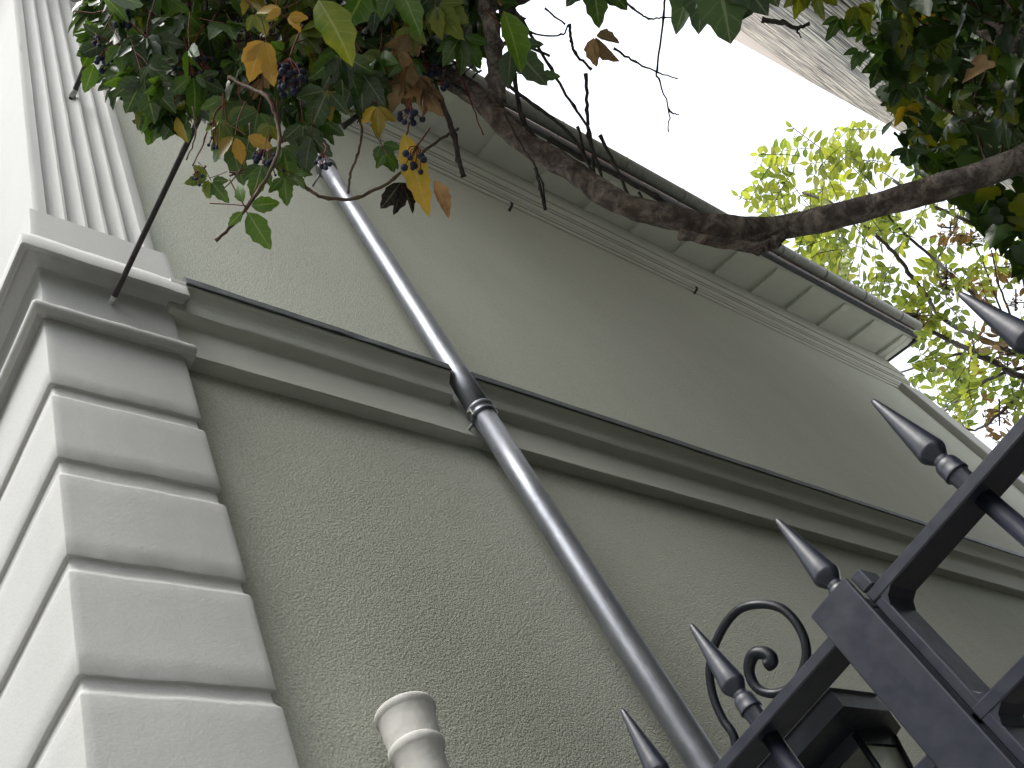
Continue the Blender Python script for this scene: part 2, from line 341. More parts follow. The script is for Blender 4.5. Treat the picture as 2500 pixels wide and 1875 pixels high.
# cornice under the eaves
corn = [(1.5, 8.262), (1.488, 8.268), (1.482, 8.282), (1.485, 8.298), (1.492, 8.306), (1.491, 8.36), (1.479, 8.362), (1.478, 8.40), (1.470, 8.404), (1.458, 8.418), (1.450, 8.44), (1.448, 8.462), (1.437, 8.464), (1.436, 8.50), (1.424, 8.502), (1.414, 8.53), (1.408, 8.57), (1.405, 8.60), (1.392, 8.602), (1.392, 8.99), (1.5, 8.99)]
MB().sweep(corn, list(np.linspace(WX0 + 0.02, 10.72, 40)), jit=0.0006).build('cornice', M['mould'], house, auto=25)
MB().box(10.28, 10.70, 1.418, 2.0, 0, 8.30, b=0.01).build('corner_pilaster', M['smooth'], house)
# sloping soffit, rafters, roof, gutter
EX = 10.80
def sofz(y): return 8.865 + (y - 0.98) * 0.32
MB().add([(0.0, 0.985, sofz(0.985)), (EX - 0.03, 0.985, sofz(0.985)), (EX - 0.03, 1.6, sofz(1.6)), (0.0, 1.6, sofz(1.6)),
          (0.0, 0.985, sofz(0.985) + 0.02), (EX - 0.03, 0.985, sofz(0.985) + 0.02), (EX - 0.03, 1.6, sofz(1.6) + 0.02), (0.0, 1.6, sofz(1.6) + 0.02)],
         [(3, 2, 1, 0), (4, 5, 6, 7), (0, 1, 5, 4), (1, 2, 6, 5), (2, 3, 7, 6), (3, 0, 4, 7)]).build('soffit', M['soffit'], house)
xr = 1.3
rafters = []
while xr < EX - 0.1:
    rafters.append(xr); xr += 0.62
rafters.append(EX - 0.09)
for x in rafters:
    mb = MB(); h = 0.036; a, c = x - 0.05, x + 0.05
    vs = [(xx, y, z) for xx in (a, c) for (y, z) in ((1.02, sofz(1.02) - 0.002), (1.02, sofz(1.02) - h * 0.55), (1.10, sofz(1.10) - h), (1.395, sofz(1.395) - h), (1.395, sofz(1.395) - 0.002))]
    mb.add(vs, [(0, 1, 2, 3, 4), (9, 8, 7, 6, 5)] + [(k, k + 5, (k + 1) % 5 + 5, (k + 1) % 5) for k in range(5)])
    mb.build('rafter', M['soffit'], house)
MB().sweep([(0.985, sofz(0.985) - 0.012), (0.955, sofz(0.985) - 0.012), (0.93, 8.98), (0.985, 8.99)], [0.0, EX]).build('fascia', M['lead'], house)
MB().sweep([(0.93, 8.985), (0.93, 9.02), (4.75, 10.35), (8.57, 9.02), (8.57, 8.985), (4.75, 10.3)], [0.0, 5.4, EX + 0.02]).build('roof', M['tile'], house)
MB().add([(EX - 0.028, 0.99, sofz(0.99) - 0.05), (EX, 0.99, sofz(0.99) - 0.05), (EX, 1.6, sofz(1.6) - 0.05), (EX - 0.028, 1.6, sofz(1.6) - 0.05),
          (EX - 0.028, 0.99, sofz(0.99) + 0.1), (EX, 0.99, sofz(0.99) + 0.1), (EX, 1.6, sofz(1.6) + 0.1), (EX - 0.028, 1.6, sofz(1.6) + 0.1)],
         [(3, 2, 1, 0), (4, 5, 6, 7), (0, 1, 5, 4), (1, 2, 6, 5), (2, 3, 7, 6), (3, 0, 4, 7)]).build('verge_board', M['lead'], house)
GY, GZ, GR = 0.860, 8.945, 0.060
arc = [(GY + GR * math.cos(a), GZ + GR * math.sin(a)) for a in np.linspace(0, -math.pi, 19)]
inn = [(GY + (GR - 0.004) * math.cos(a), GZ + (GR - 0.004) * math.sin(a)) for a in np.linspace(-math.pi, 0, 19)]
lip = [(GY - GR - 0.004, GZ + 0.006), (GY - GR, GZ + 0.012), (GY - GR + 0.006, GZ + 0.008)]
gut = MB().sweep(arc + lip + inn, list(np.linspace(0.0, EX, 30)), smooth=False, jit=0.0004)
ends = [(EX - 0.003, y, z) for y, z in arc]; gut.add(ends, [tuple(range(19))])
gutter = gut.build('gutter', M['gutter'], house, auto=40)
for x in np.arange(1.0, EX, 0.78):
    mb = MB(); mb.tube([(x, GY + (GR + 0.003) * math.cos(a), GZ + (GR + 0.003) * math.sin(a)) for a in np.linspace(0, -math.pi, 13)] + [(x, GY - GR - 0.004, GZ + 0.03)], 0.0045, 6)
    mb.build('gutter_bracket', M['gutter'], gutter)
for x in (3.0, 5.9, 8.6):
    MB().sweep([(GY + (GR + 0.002) * math.cos(a), GZ + (GR + 0.002) * math.sin(a)) for a in np.linspace(0, -math.pi, 13)] + [(GY + (GR - 0.002) * math.cos(a), GZ + (GR - 0.002) * math.sin(a)) for a in np.linspace(-math.pi, 0, 13)], [x, x + 0.03]).build('gutter_joint', M['gutter'], gutter)

# ------------------------------------------------------------------ drainpipe
DX, DY, DR = 2.212, 1.385, 0.0450
dp = empty('drainpipe', (DX, DY, 0), 'grey zinc drainpipe running down the long wall through the cut band moulding', 'drainpipe')
jz = [hit(1180, 1012, 1, DY)[2], hit(792, 410, 1, DY)[2]]
def pipe_len(z0, z1, r0, r1):
    return MB().lathe([(r0 * 0.5, z0 + 0.001), (r0, z0)] + [(r0 + (r1 - r0) * i / 8 + rng.normal() * 0.0001, z0 + (z1 - z0) * i / 8) for i in range(1, 9)], 36, 0, (DX, DY, 0))
pipe_len(0.15, jz[0] + 0.03, DR, DR).build('pipe_length', M['zinc'], dp)
pipe_len(jz[0] - 0.02, jz[1] + 0.02, DR + 0.0035, DR - 0.001).build('pipe_length', M['zinc'], dp)
pipe_len(jz[1] - 0.02, 8.6, DR + 0.0025, DR - 0.001).build('pipe_length', M['zinc'], dp)
MB().tube([(DX, DY, 8.55), (DX, 1.36, 8.68), (DX, 1.0, 8.80), (DX, 0.87, 8.84), (DX, 0.852, 8.88)], DR, 20).build('pipe_offset', M['zinc'], dp)
for z in jz:
    r = DR + 0.003
    c = MB().lathe([(r, -0.025), (r + 0.006, -0.02), (r + 0.006, -0.012), (r + 0.001, -0.007), (r + 0.001, 0.004), (r + 0.008, 0.010), (r + 0.010, 0.018), (r + 0.008, 0.026), (r + 0.001, 0.03)], 36, 0, (DX, DY, z)).build('collar', M['zinc'], dp)
    br = MB(); br.tube([(DX - 0.03, DY + 0.035, z - 0.02), (DX - 0.035, 1.51, z - 0.02)], 0.006, 8); br.box(DX - 0.062, DX - 0.045, DY - 0.004, DY + 0.01, z - 0.03, z + 0.012, b=0.003)
    br.tube([(DX - 0.075, DY + 0.003, z - 0.01), (DX - 0.03, DY + 0.003, z - 0.01)], 0.005, 6); br.build('pipe_clip', M['gutter'], dp)
for p, sz in (((1084, 872), 0.007),):
    h = hit(*p, 1, DY - DR - 0.003)

# ------------------------------------------------------------------ painted vent pipe stub
vt = hit(988, 1738, 1, 1.385)
vp = empty('vent_pipe', tuple(vt), 'short painted vent pipe with a thick socket rim at the foot of the wall', 'vent pipe')
ax = np.array([0.04, -0.04, 1.0]); ax /= np.linalg.norm(ax)
MB().lathe([(0.045, -0.002), (0.060, 0.003), (0.0665, 0.001), (0.068, -0.004), (0.0675, -0.012), (0.064, -0.017), (0.0625, -0.02), (0.0605, -0.05), (0.057, -0.088), (0.057, -0.095)], 40, 0, vt, ax).build('socket', M['pipe_paint'], vp)
MB().lathe([(0.057, -0.088), (0.0605, -0.092), (0.0615, -0.101), (0.0585, -0.110), (0.053, -0.117), (0.052, -0.20), (0.052, -0.5)], 40, 0, vt, ax).build('pipe_body', M['pipe_paint'], vp)

# ------------------------------------------------------------------ iron rods from the pier, pegs in the wall
def rod(name, px, y1, r, label, tilt=0.0):
    h = hit(px[0], px[1], 1, PY0)
    o = empty(name, tuple(h), label, 'iron rod', 'iron rods carrying the vine')
    pts = [(h[0], PY0 + 0.03, h[2]), (h[0], PY0 - 0.05, h[2]), (h[0] + tilt * 0.5, (PY0 + y1) / 2, h[2] + 0.004), (h[0] + tilt, y1, h[2] + 0.01)]
    MB().tube(smoothline(pts, 8), r, 12, wob=0.03).build('bar', M['rust'], o)
    MB().tube([(h[0], PY0 + 0.01, h[2]), (h[0], PY0 - 0.012, h[2]), (h[0], PY0 - 0.028, h[2])], [r * 1.25, r * 1.15, r * 1.05], 12, wob=0.06).build('paint_smear', M['whitepaint'], o)
rod('iron_rod', (271, 741), -0.35, 0.0088, 'long dark iron rod fixed in the pier below its cornice, running up into the vine')
rod('iron_rod', (178, 232), -0.35, 0.0115, 'iron rod stuck into the fluted shaft of the pier, end hidden in the vine')
for px, lab in (((1243, 515), 'small dark peg in the wall below the cornice, nearest the drainpipe'), ((1695, 717), 'small dark peg in the wall below the cornice, nearest the roof end')):
    h = hit(px[0], px[1], 1, 1.5)
    mb = MB(); mb.tube([(h[0], 1.51, h[2]), (h[0], 1.455, h[2] + 0.004), (h[0], 1.445, h[2] + 0.012), (h[0], 1.443, h[2] + 0.035)], [0.011, 0.011, 0.012, 0.008], 8)
    tag(mb.build('wall_peg', M['rust']), lab, 'peg', 'pegs under the cornice')

# ------------------------------------------------------------------ neighbouring building clad in ledger stone
nb = empty('stone_clad_building', (5.5, -5, 0), 'tall neighbouring building clad in rough pale stone strips behind the ivy', 'building')
NXE, NY = 10.2, -0.9
MB().box(0.75, NXE, -8, NY, 0, 6.60).build('stone_wall', M['ledger'], nb)  # near end carried out of view toward the street to block sky light
MB().box(0.75, NXE, -8, NY, 6.66, 12.20).build('stone_wall', M['ledger'], nb)
MB().box(0.77, NXE - 0.02, -7.98, NY - 0.05, 6.60, 6.66).build('joint', M['lead'], nb)
MB().box(0.77, NXE - 0.02, -7.98, NY - 0.05, 12.20, 12.25).build('joint', M['lead'], nb)
MB().box(0.75, NXE, -8, NY, 12.25, 15.2).build('parapet', M['beige'], nb)

fh = empty('added_shade_house', (-13, 0, 0), 'unseen plain house added across the street to shade the pier', 'house')  # out-of-view block added to cut low sky light on pier and wall
MB().box(-16, -9, -30, 30, 0, 10.5).build('wall', M['rough'], fh)
MB().add([(-16.4, -30.3, 10.5), (-8.6, -30.3, 10.5), (-8.6, 30.3, 10.5), (-16.4, 30.3, 10.5), (-12.5, -28, 12.8), (-12.5, 28, 12.8)],
         [(3, 2, 1, 0), (0, 1, 4), (1, 2, 5, 4), (2, 3, 5), (3, 0, 4, 5)]).build('roof', M['tile'], fh)
for wz in (1.2, 4.4, 7.5):
    for k in range(-6, 7):
        f = MB(); y = k * 4.4
        f.box(-9.03, -8.94, y - 0.65, y + 0.65, wz, wz + 0.1); f.box(-9.03, -8.96, y - 0.65, y + 0.65, wz + 1.7, wz + 1.8); f.box(-9.03, -8.965, y - 0.65, y - 0.55, wz + 0.1, wz + 1.7); f.box(-9.03, -8.965, y + 0.55, y + 0.65, wz + 0.1, wz + 1.7); f.box(-9.03, -8.97, y - 0.03, y + 0.03, wz + 0.1, wz + 1.7)
        wf = f.build('window', M['smooth'], fh); MB().box(-9.02, -8.99, y - 0.55, y + 0.55, wz + 0.1, wz + 1.7).build('pane', M['lead'], wf)

# ------------------------------------------------------------------ iron gate, two leaves
GX0, GX1 = 0.950, 1.002; GXC = 0.976
def spike():
    return MB().lathe([(0.0008, 0.1565), (0.0024, 0.155), (0.0036, 0.151)] + [(0.0036 + 0.0122 * i / 8, 0.151 - 0.089 * i / 8) for i in range(1, 9)] + [(0.0158, 0.0605), (0.0148, 0.0570), (0.0115, 0.0515), (0.0088, 0.0475), (0.0090, 0.044), (0.0112, 0.042), (0.0126, 0.039), (0.0131, 0.034), (0.0131, 0.028), (0.0138, 0.0262), (0.0138, 0.0232), (0.0118, 0.0215), (0.0112, 0.018), (0.0110, 0.0)], 28)
sp_mesh = None
def gate_leaf(label, ys, ya, yb, stile_y):
    g = empty('gate_leaf', (GXC, (ya + yb) / 2, 0), label, 'gate', 'black iron gate leaves')
    for z0, z1, x0, x1 in ((2.081, 2.0945, GX0, GX1), (1.931, 1.945, GX0, GX1), (0.12, 0.134, GX0, GX1)):
        MB().box(x0, x1, ya, yb, z0, z1, b=0.0015).build('rail', M['iron'], g)
    for sy in stile_y:
        MB().box(GX0 + 0.0005, GX1 - 0.0005, sy, sy + 0.012, 0.10, 2.0808, b=0.0015).build('stile', M['iron'], g)
    for y in ys:
        MB().tube([(GXC, y, 0.134), (GXC, y, 1.0), (GXC, y, 2.081)], 0.0105, 16).build('picket', M['iron'], g)
        sb = spike().build('spike', M['iron'], g, auto=32); sb.data.transform(Matrix.Translation((GXC, y, 2.0945)))
    return g
gl = gate_leaf('black iron gate leaf nearer the house, with the wide flat cover plate', [0.347, 0.520, 0.672, 0.83, 0.985, 1.14, 1.29], 0.3235, 1.40, [0.3235, 1.388])
gr = gate_leaf('black iron gate leaf on the outer side, with the biggest spikes', [0.170, 0.025, -0.125, -0.275, -0.425, -0.575, -0.725], -0.85, 0.3195, [0.3075, -0.85])
MB().box(0.940, 0.949, 0.3215, 0.378, 0.10, 2.119, b=0.0015).build('cover_plate', M['iron'], gl)
# welded corner gussets
def gusset(y0, z0, dy, dz, par):
    mb = MB(); vs = []
    for x in (GX0 + 0.001, GX1 - 0.001):
        vs += [(x, y0, z0), (x, y0 + dy, z0), (x, y0 + dy * 0.35, z0 + dz * 0.35), (x, y0, z0 + dz)]
    mb.add(vs, [(0, 1, 2, 3), (7, 6, 5, 4), (0, 4, 5, 1), (1, 5, 6, 2), (2, 6, 7, 3), (3, 7, 4, 0)]).build('weld', M['iron'], par)
gusset(0.3085, 2.0815, -0.016, -0.016, gr); gusset(0.3085, 1.9445, -0.014, 0.014, gr); gusset(0.3085, 1.9315, -0.016, -0.016, gr)
MB().box(0.9500, 0.985, 0.306, 0.3205, 2.0955, 2.119, b=0.002).build('stop_block', M['iron'], gl)

# ------------------------------------------------------------------ bracket lantern behind the gate
LX = 1.9
lam = empty('bracket_lantern', (LX, 1.5, 2.3), 'black iron lantern with scrolled bracket behind the gate', 'lantern')
sc = [(1090, 1450), (1000, 1290), (930, 1130), (895, 950), (910, 780), (950, 670), (1020, 540), (1130, 430), (1280, 395), (1430, 420), (1540, 510), (1620, 650), (1640, 800), (1590, 950), (1500, 1050), (1380, 1085), (1270, 1050), (1210, 960), (1200, 860), (1240, 780), (1310, 770), (1365, 800), (1370, 840), (1335, 865)]
pts = [hit(1450 + a * 0.3165, 1350 + c * 0.3165, 0, LX) for a, c in sc]
pts = [np.array((LX, 1.50, 2.20)), np.array((LX, 1.30, 2.34))] + [pts[0] + np.array((0, 0.07, -0.09))] + pts
cur = smoothline(pts, 6); L = len(cur)
rad = [0.0105 if i < L * 0.7 else 0.0105 + 0.0045 * min(1, (i - L * 0.7) / (L * 0.15)) for i in range(L)]
MB().tube(cur, rad, 14).build('scroll_bracket', M['iron'], lam)
MB().box(LX - 0.03, LX + 0.03, 1.492, 1.5, 2.05, 2.4, b=0.003).build('wall_plate', M['iron'], lam)
rz = 2.50
def loft(mb, rings, close=(True, True)):
    n = len(rings[0]); vs = [p for r in rings for p in r]
    fs = [(i * n + k, i * n + (k + 1) % n, (i + 1) * n + (k + 1) % n, (i + 1) * n + k) for i in range(len(rings) - 1) for k in range(n)]
    if close[0]: fs.append(tuple(range(n))[::-1])
    if close[1]: fs.append(tuple(range((len(rings) - 1) * n, len(rings) * n)))
    mb.add(vs, fs); return mb
rim = [(1.976, 1.20), (1.976, 0.867), (2.156, 0.867), (2.262, 0.913), (2.31, 1.02), (2.31, 1.20)]
lc = (2.155, 1.03)
def ringat(k, z): return [(lc[0] + (x - lc[0]) * k, lc[1] + (y - lc[1]) * k, z) for x, y in rim]
loft(MB(), [ringat(1, rz), ringat(1, rz + 0.042), ringat(1.03, rz + 0.046), ringat(0.45, rz + 0.12), ringat(0.2, rz + 0.15)]).build('lantern_roof', M['iron'], lam)
bx0, bx1, by0, by1 = 2.09, 2.262, 0.936, 1.108
def sq(g, z): return [(bx0 + g, by0 + g, z), (bx1 - g, by0 + g, z), (bx1 - g, by1 - g, z), (bx0 + g, by1 - g, z)]
mb = MB(); loft(mb, [sq(0, rz), sq(0.004, rz - 0.028)], (False, False))
for k in range(4):
    mb.tube([sq(0.004, rz - 0.005)[k], sq(0.045, rz - 0.26)[k]], 0.0085, 6)
loft(mb, [sq(0.038, rz - 0.255), sq(0.046, rz - 0.29)], (True, True))
mb.build('lantern_cage', M['iron'], lam)
loft(MB(), [sq(0.010, rz - 0.03), sq(0.046, rz - 0.25)], (False, False)).build('lantern_glass', M['glass'], lam)
MB().tube([(lc[0], lc[1], rz + 0.13), (lc[0] - 0.08, lc[1] - 0.03, rz + 0.17), pts[16] + np.array((0.004, 0, 0))], 0.006, 8).build('hanger', M['iron'], lam)

# ------------------------------------------------------------------ leaves
def leaf_blade(mb, base, tip_dir, normal, length, width, mi, fold=0.25, droop=0.25, teeth=True, curl=0.0, n=8):
    base = np.array(base, float); d = np.array(tip_dir, float); d /= np.linalg.norm(d)
    nn = np.array(normal, float); nn -= d * (nn @ d); nn /= np.linalg.norm(nn) + 1e-9; s = np.cross(d, nn)
    vs = []
    for i in range(n + 1):
        q = i / n
        wq = width * 0.5 * (math.sin(math.pi * min(1, q ** 0.78)) ** 0.85 if 0 < q < 1 else 0.0)
        if teeth and 0.15 < q < 0.97: wq *= 1.0 + (0.10 if i % 2 else -0.07)
        c = base + d * length * (q - 0.12 * droop * q * q) - nn * length * droop * q * q
        up = nn * (fold * wq)
        cu = nn * curl * wq * q
        if i in (0, n): vs.append(c)
        else:
            fwd = d * (wq * 0.25)
            vs += [c - s * wq + up - cu + fwd * (0.5 if i % 2 else 0), c, c + s * wq + up - cu * 0.6 + fwd * (0.5 if i % 2 else 0)]
    fs = []
    # first fan
    fs += [(0, 2, 1), (0, 3, 2)]
    for i in range(1, n - 1):
        a = 1 + (i - 1) * 3; b2 = a + 3
        fs += [(a, a + 1, b2 + 1, b2), (a + 1, a + 2, b2 + 2, b2 + 1)]
    a = 1 + (n - 2) * 3; e = len(vs) - 1
    fs += [(a, a + 1, e), (a + 1, a + 2, e)]
    rnd = float(rng.random()); A = [(0.0, 0.0, rnd)]
    for i in range(1, n): A += [(-1.0, i / n, rnd), (0.0, i / n, rnd), (1.0, i / n, rnd)]
    A.append((0.0, 1.0, rnd))
    mb.add(vs, fs, mi, True, A)
UPV = np.array([0, 0, 1.0]); RT, DN, FW = RC[0], RC[1], RC[2]
def rv(s=1.0): return rng.normal(size=3) * s
def palmate(mb, p, axis, nrm, size, mi, k=5, spread=1.15, fold=None, petiole=True, pm=None, droop=None):
    """Virginia creeper leaf: leaflets fanned from one point p around direction axis"""
    d = np.array(axis, float); d /= np.linalg.norm(d); nn = np.array(nrm, float); nn -= d * (nn @ d); nn /= np.linalg.norm(nn) + 1e-9; s = np.cross(d, nn)
    for j in range(k):
        a = (j - (k - 1) / 2) / ((k - 1) / 2 if k > 1 else 1) * spread + rng.normal() * 0.08
        dd = d * math.cos(a) + s * math.sin(a) + nn * rng.normal() * 0.12
        L = size * (1 - 0.28 * abs(a) / (spread + 0.01)) * rng.uniform(0.85, 1.1)
        leaf_blade(mb, np.array(p) + dd * size * 0.07, dd, nn + rv(0.2), L, L * rng.uniform(0.46, 0.56), mi,
                   rng.uniform(0.1, 0.45) if fold is None else fold, rng.uniform(0.05, 0.4) if droop is None else droop, True, rng.uniform(-0.3, 0.5))
    if petiole and pm is not None:
        q = np.array(p) - d * size * rng.uniform(0.6, 1.0) + UPV * size * 0.25
        mb.tube([np.array(p), (np.array(p) + q) / 2 + rv(size * 0.03), q], size * 0.016, 5, pm, False)
def ivy_leaf(mb, p, axis, nrm, size, mi):
    d = np.array(axis, float); d /= np.linalg.norm(d); nn = np.array(nrm, float); nn -= d * (nn @ d); nn /= np.linalg.norm(nn) + 1e-9; s = np.cross(d, nn)
    out = [(-0.05, 0), (-0.18, 0.22), (-0.05, 0.42), (0.12, 0.50), (0.28, 0.36), (0.42, 0.40), (0.62, 0.24), (0.82, 0.12), (1.0, 0)]
    p = np.array(p, float); vs = [p + d * size * 0.2 - nn * size * 0.05]
    ring = out + [(a, -c) for a, c in out[-2:0:-1]]
    for a, c in ring:
        vs.append(p + d * size * a + s * size * c * rng.uniform(0.9, 1.1) + nn * size * (0.18 * abs(c) - 0.22 * a * a + rng.normal() * 0.02))
    n = len(ring); mb.add(vs, [(0, 1 + k, 1 + (k + 1) % n) for k in range(n)], mi, True, [(0.5, 0.5, float(rng.random()))] * len(vs))
def inpoly(x, y, poly):
    r = False; j = len(poly) - 1
    for i in range(len(poly)):
        xi, yi = poly[i]; xj, yj = poly[j]
        if (yi > y) != (yj > y) and x < (xj - xi) * (y - yi) / (yj - yi) + xi: r = not r
        j = i
    return r
def sample(poly):
    xs = [p[0] for p in poly]; ys = [p[1] for p in poly]
    while True:
        x, y = rng.uniform(min(xs), max(xs)), rng.uniform(min(ys), max(ys))
        if inpoly(x, y, poly): return x, y
def idir(ang):   # direction seen at this angle (degrees, 0 right, 90 down)
    a = math.radians(ang); return RT * math.cos(a) + DN * math.sin(a)

# ------------------------------------------------------------------ the climbing vine
vine = empty('climbing_vine', (2.6, -0.7, 0), 'old woody climbing vine with blue berries and yellowing leaves arching over the gate', 'vine')
VD = 2.25
stem = [(2700, 300, 1.95), (2560, 362, 2.0), (2400, 425, 2.05), (2250, 470, 2.1), (2100, 512, 2.15), (1960, 546, 2.2), (1850, 560, 2.2), (1740, 551, 2.2), (1640, 530, 2.2), (1540, 505, 2.2), (1470, 470, 2.22), (1400, 418, 2.25), (1330, 378, 2.27), (1262, 335, 2.3), (1205, 275, 2.32), (1150, 225, 2.35), (1085, 185, 2.4), (1010, 150, 2.5), (900, 105, 2.6), (760, 70, 2.7), (600, 40, 2.8), (420, 10, 2.9), (250, -60, 3.0)]
P = [at(*q) for q in stem]
P = [np.array((2.75, -0.72, 0.0)), np.array((2.72, -0.70, 1.2)), np.array((2.62, -0.6, 2.3))] + P
cur = smoothline(P, 7); L = len(cur)
rr = []
for i in range(L):
    q = i / L; base = 0.0295 - 0.006 * q
    if q > 0.75: base *= 1 - (q - 0.75) * 2.4
    rr.append(max(0.008, base * (1 + 0.05 * math.sin(i * 0.5) + 0.03 * math.sin(i * 1.3 + 1))))
MB().tube(cur, rr, 20, wob=0.014).build('stem', M['bark'], vine)
def branch(pts, w, mname='twig', name='branch', n=6, taper=0.6, nodes=True, par=None):
    P = [at(*q) for q in pts]; P = smoothline(P, n); L = len(P); d = np.mean([q[2] for q in pts])
    P = [p + (rv(0.0004 * d) if 0 < i < L - 1 else 0) for i, p in enumerate(P)]
    r0 = w * 0.5 / FP * d
    rr = [r0 * (1 - (1 - taper) * i / L) * (1.35 if nodes and i % n == 0 else 1.0) for i in range(L)]
    return MB().tube(P, rr, 8, wob=0.05).build(name, M[mname], par or vine)
branch([(1215, 262, 2.32), (1212, 190, 2.3), (1205, 110, 2.28), (1190, 20, 2.26), (1180, -120, 2.2), (1250, -320, 2.1)], 48, 'bark', taper=0.7)
branch([(1260, 60, 2.4), (1240, 10, 2.4), (1330, -30, 2.4), (1500, -100, 2.4)], 44, 'bark', taper=0.7)
branch([(1660, 572, 2.17), (1750, 590, 2.15), (1850, 606, 2.15), (1890, 590, 2.17), (1930, 555, 2.2)], 26, 'bark', taper=1.1)
branch([(700, 330, 2.2), (722, 375, 2.15), (738, 440, 2.12), (752, 462, 2.12), (800, 484, 2.1), (872, 483, 2.1), (960, 436, 2.1), (1030, 372, 2.15), (1090, 330, 2.2), (1118, 315, 2.25)], 10)
branch([(560, 190, 2.2), (600, 212, 2.15), (652, 236, 2.1), (675, 290, 2.08), (682, 345, 2.05), (668, 400, 2.02), (628, 470, 2.0), (575, 540, 1.98), (526, 588, 1.97)], 10, taper=0.8)
branch([(505, 255, 2.3), (560, 290, 2.28), (620, 302, 2.26), (685, 305, 2.25)], 9)
branch([(836, 309, 2.2), (880, 278, 2.22), (925, 225, 2.25), (970, 160, 2.3), (1000, 60, 2.4)], 14, 'twig_dark', taper=1.3)
branch([(1040, 190, 2.3), (1085, 270, 2.25), (1108, 330, 2.2), (1120, 390, 2.2), (1132, 432, 2.2)], 15, 'twig_dark', taper=0.75)
branch([(1062, 200, 2.3), (1090, 270, 2.25), (1110, 320, 2.22)], 8, 'twig')
branch([(868, 255, 2.2), (884, 320, 2.2), (872, 380, 2.18), (855, 425, 2.16), (850, 472, 2.15)], 6, 'twig', taper=0.9)
branch([(1230, 275, 2.25), (1262, 335, 2.22), (1300, 395, 2.2), (1325, 450, 2.2), (1332, 510, 2.2)], 5, 'twig_dark', taper=0.9)
branch([(1306, 410, 2.2), (1320, 460, 2.2), (1332, 512, 2.2)], 8, 'twig_dark', taper=0.9)
branch([(326, 298, 2.6), (350, 275, 2.6), (400, 230, 2.7)], 9, 'twig_dark', taper=1.2)
for seg in ([(1628, -60, 2.2), (1620, 42, 2.2), (1603, 172, 2.2), (1608, 195, 2.2), (1632, 268, 2.2), (1632, 322, 2.2)],
            [(1500, -20, 2.2), (1545, 20, 2.2), (1585, 45, 2.2), (1620, 42, 2.2), (1665, 43, 2.2)],
            [(1498, 118, 2.2), (1550, 150, 2.2), (1603, 176, 2.2), (1655, 192, 2.2)], [(1632, 268, 2.2), (1640, 275, 2.2), (1658, 280, 2.2)]):
    branch(seg, 6, 'twig_dark', taper=0.45, name='tendril')
for seg, wd in (([(1270, 40, 2.35), (1345, 168, 2.35), (1400, 260, 2.35), (1440, 325, 2.3), (1452, 440, 2.28)], 8), ([(1430, 180, 2.3), (1434, 270, 2.3), (1437, 330, 2.3), (1460, 400, 2.28), (1480, 468, 2.26)], 9),
                ([(1255, 180, 2.3), (1275, 290, 2.3), (1312, 340, 2.3), (1370, 372, 2.3)], 12), ([(1235, 205, 2.3), (1310, 260, 2.3), (1385, 320, 2.3), (1430, 385, 2.3), (1455, 450, 2.28)], 9),
                ([(1465, 330, 2.35), (1500, 400, 2.35), (1540, 492, 2.3)], 9), ([(1340, 340, 2.33), (1420, 385, 2.33), (1510, 430, 2.3), (1600, 480, 2.26), (1660, 530, 2.25)], 14), ([(1410, 310, 2.35), (1435, 400, 2.33)], 7),
                ([(1560, 470, 2.3), (1580, 500, 2.28)], 6), ([(1130, 180, 2.35), (1180, 240, 2.34), (1240, 290, 2.32)], 8), ([(1270, 40, 2.4), (1300, 80, 2.4), (1370, 85, 2.4), (1385, 62, 2.4)], 5),
                ([(1390, 60, 2.3), (1395, 100, 2.3), (1405, 130, 2.3), (1445, 170, 2.3)], 8), ([(1330, 20, 2.3), (1380, 60, 2.3)], 5)):
    branch(seg, wd, 'twig_dark', taper=0.8)
for seg in ([(470, 260, 2.2), (478, 330, 2.18), (455, 390, 2.16)], [(520, 270, 2.2), (500, 340, 2.17), (470, 405, 2.15)], [(560, 420, 2.1), (600, 425, 2.1), (650, 428, 2.1)], [(905, 200, 2.2), (885, 260, 2.2), (872, 300, 2.2)], [(1000, 300, 2.15), (990, 340, 2.12), (975, 350, 2.1)], [(610, 300, 2.12), (606, 360, 2.1), (585, 420, 2.1), (545, 462, 2.1)], [(1110, 150, 2.3), (1150, 250, 2.3), (1180, 330, 2.28)]):
    branch(seg, 4.5, 'stalk' if rng.random() < 0.5 else 'twig', taper=0.6)
for _ in range(60):    # thin stems threading the mass
    x, y = sample([(300, -150), (1250, -150), (1250, 180), (900, 200), (700, 260), (450, 260), (320, 180)])
    a = rng.uniform(0, 2 * math.pi); d0 = rng.uniform(2.3, 3.0); ln = rng.uniform(60, 170)
    branch([(x, y, d0), (x + ln * 0.5 * math.cos(a) + rng.normal() * 15, y + ln * 0.5 * math.sin(a) + 10, d0 + rng.normal() * 0.05), (x + ln * math.cos(a), y + ln * math.sin(a) + rng.normal() * 20, d0)], rng.uniform(5, 10), 'twig_dark' if rng.random() < 0.6 else 'twig', n=4)
tg = MB()
for (cx_, cy_, sx_, sy_, n_) in ((480, 170, 85, 85, 150), (950, 110, 90, 70, 110), (640, 40, 120, 60, 70), (1080, 110, 90, 80, 60)):
    for _ in range(n_):
        x, y = cx_ + rng.normal() * sx_ * 0.5, cy_ + rng.normal() * sy_ * 0.5; a = rng.uniform(0, 6.28); d0 = rng.uniform(2.35, 2.75); ln = rng.uniform(25, 75)
        P_ = smoothline([at(x, y, d0), at(x + ln * 0.5 * math.cos(a) + rng.normal() * 8, y + ln * 0.5 * math.sin(a), d0 + rng.normal() * 0.04), at(x + ln * math.cos(a + 0.4), y + ln * math.sin(a + 0.4), d0 + rng.normal() * 0.06)], 3)
        tg.tube(P_, rng.uniform(1.2, 3.0) / FP * d0, 5, 0, True)
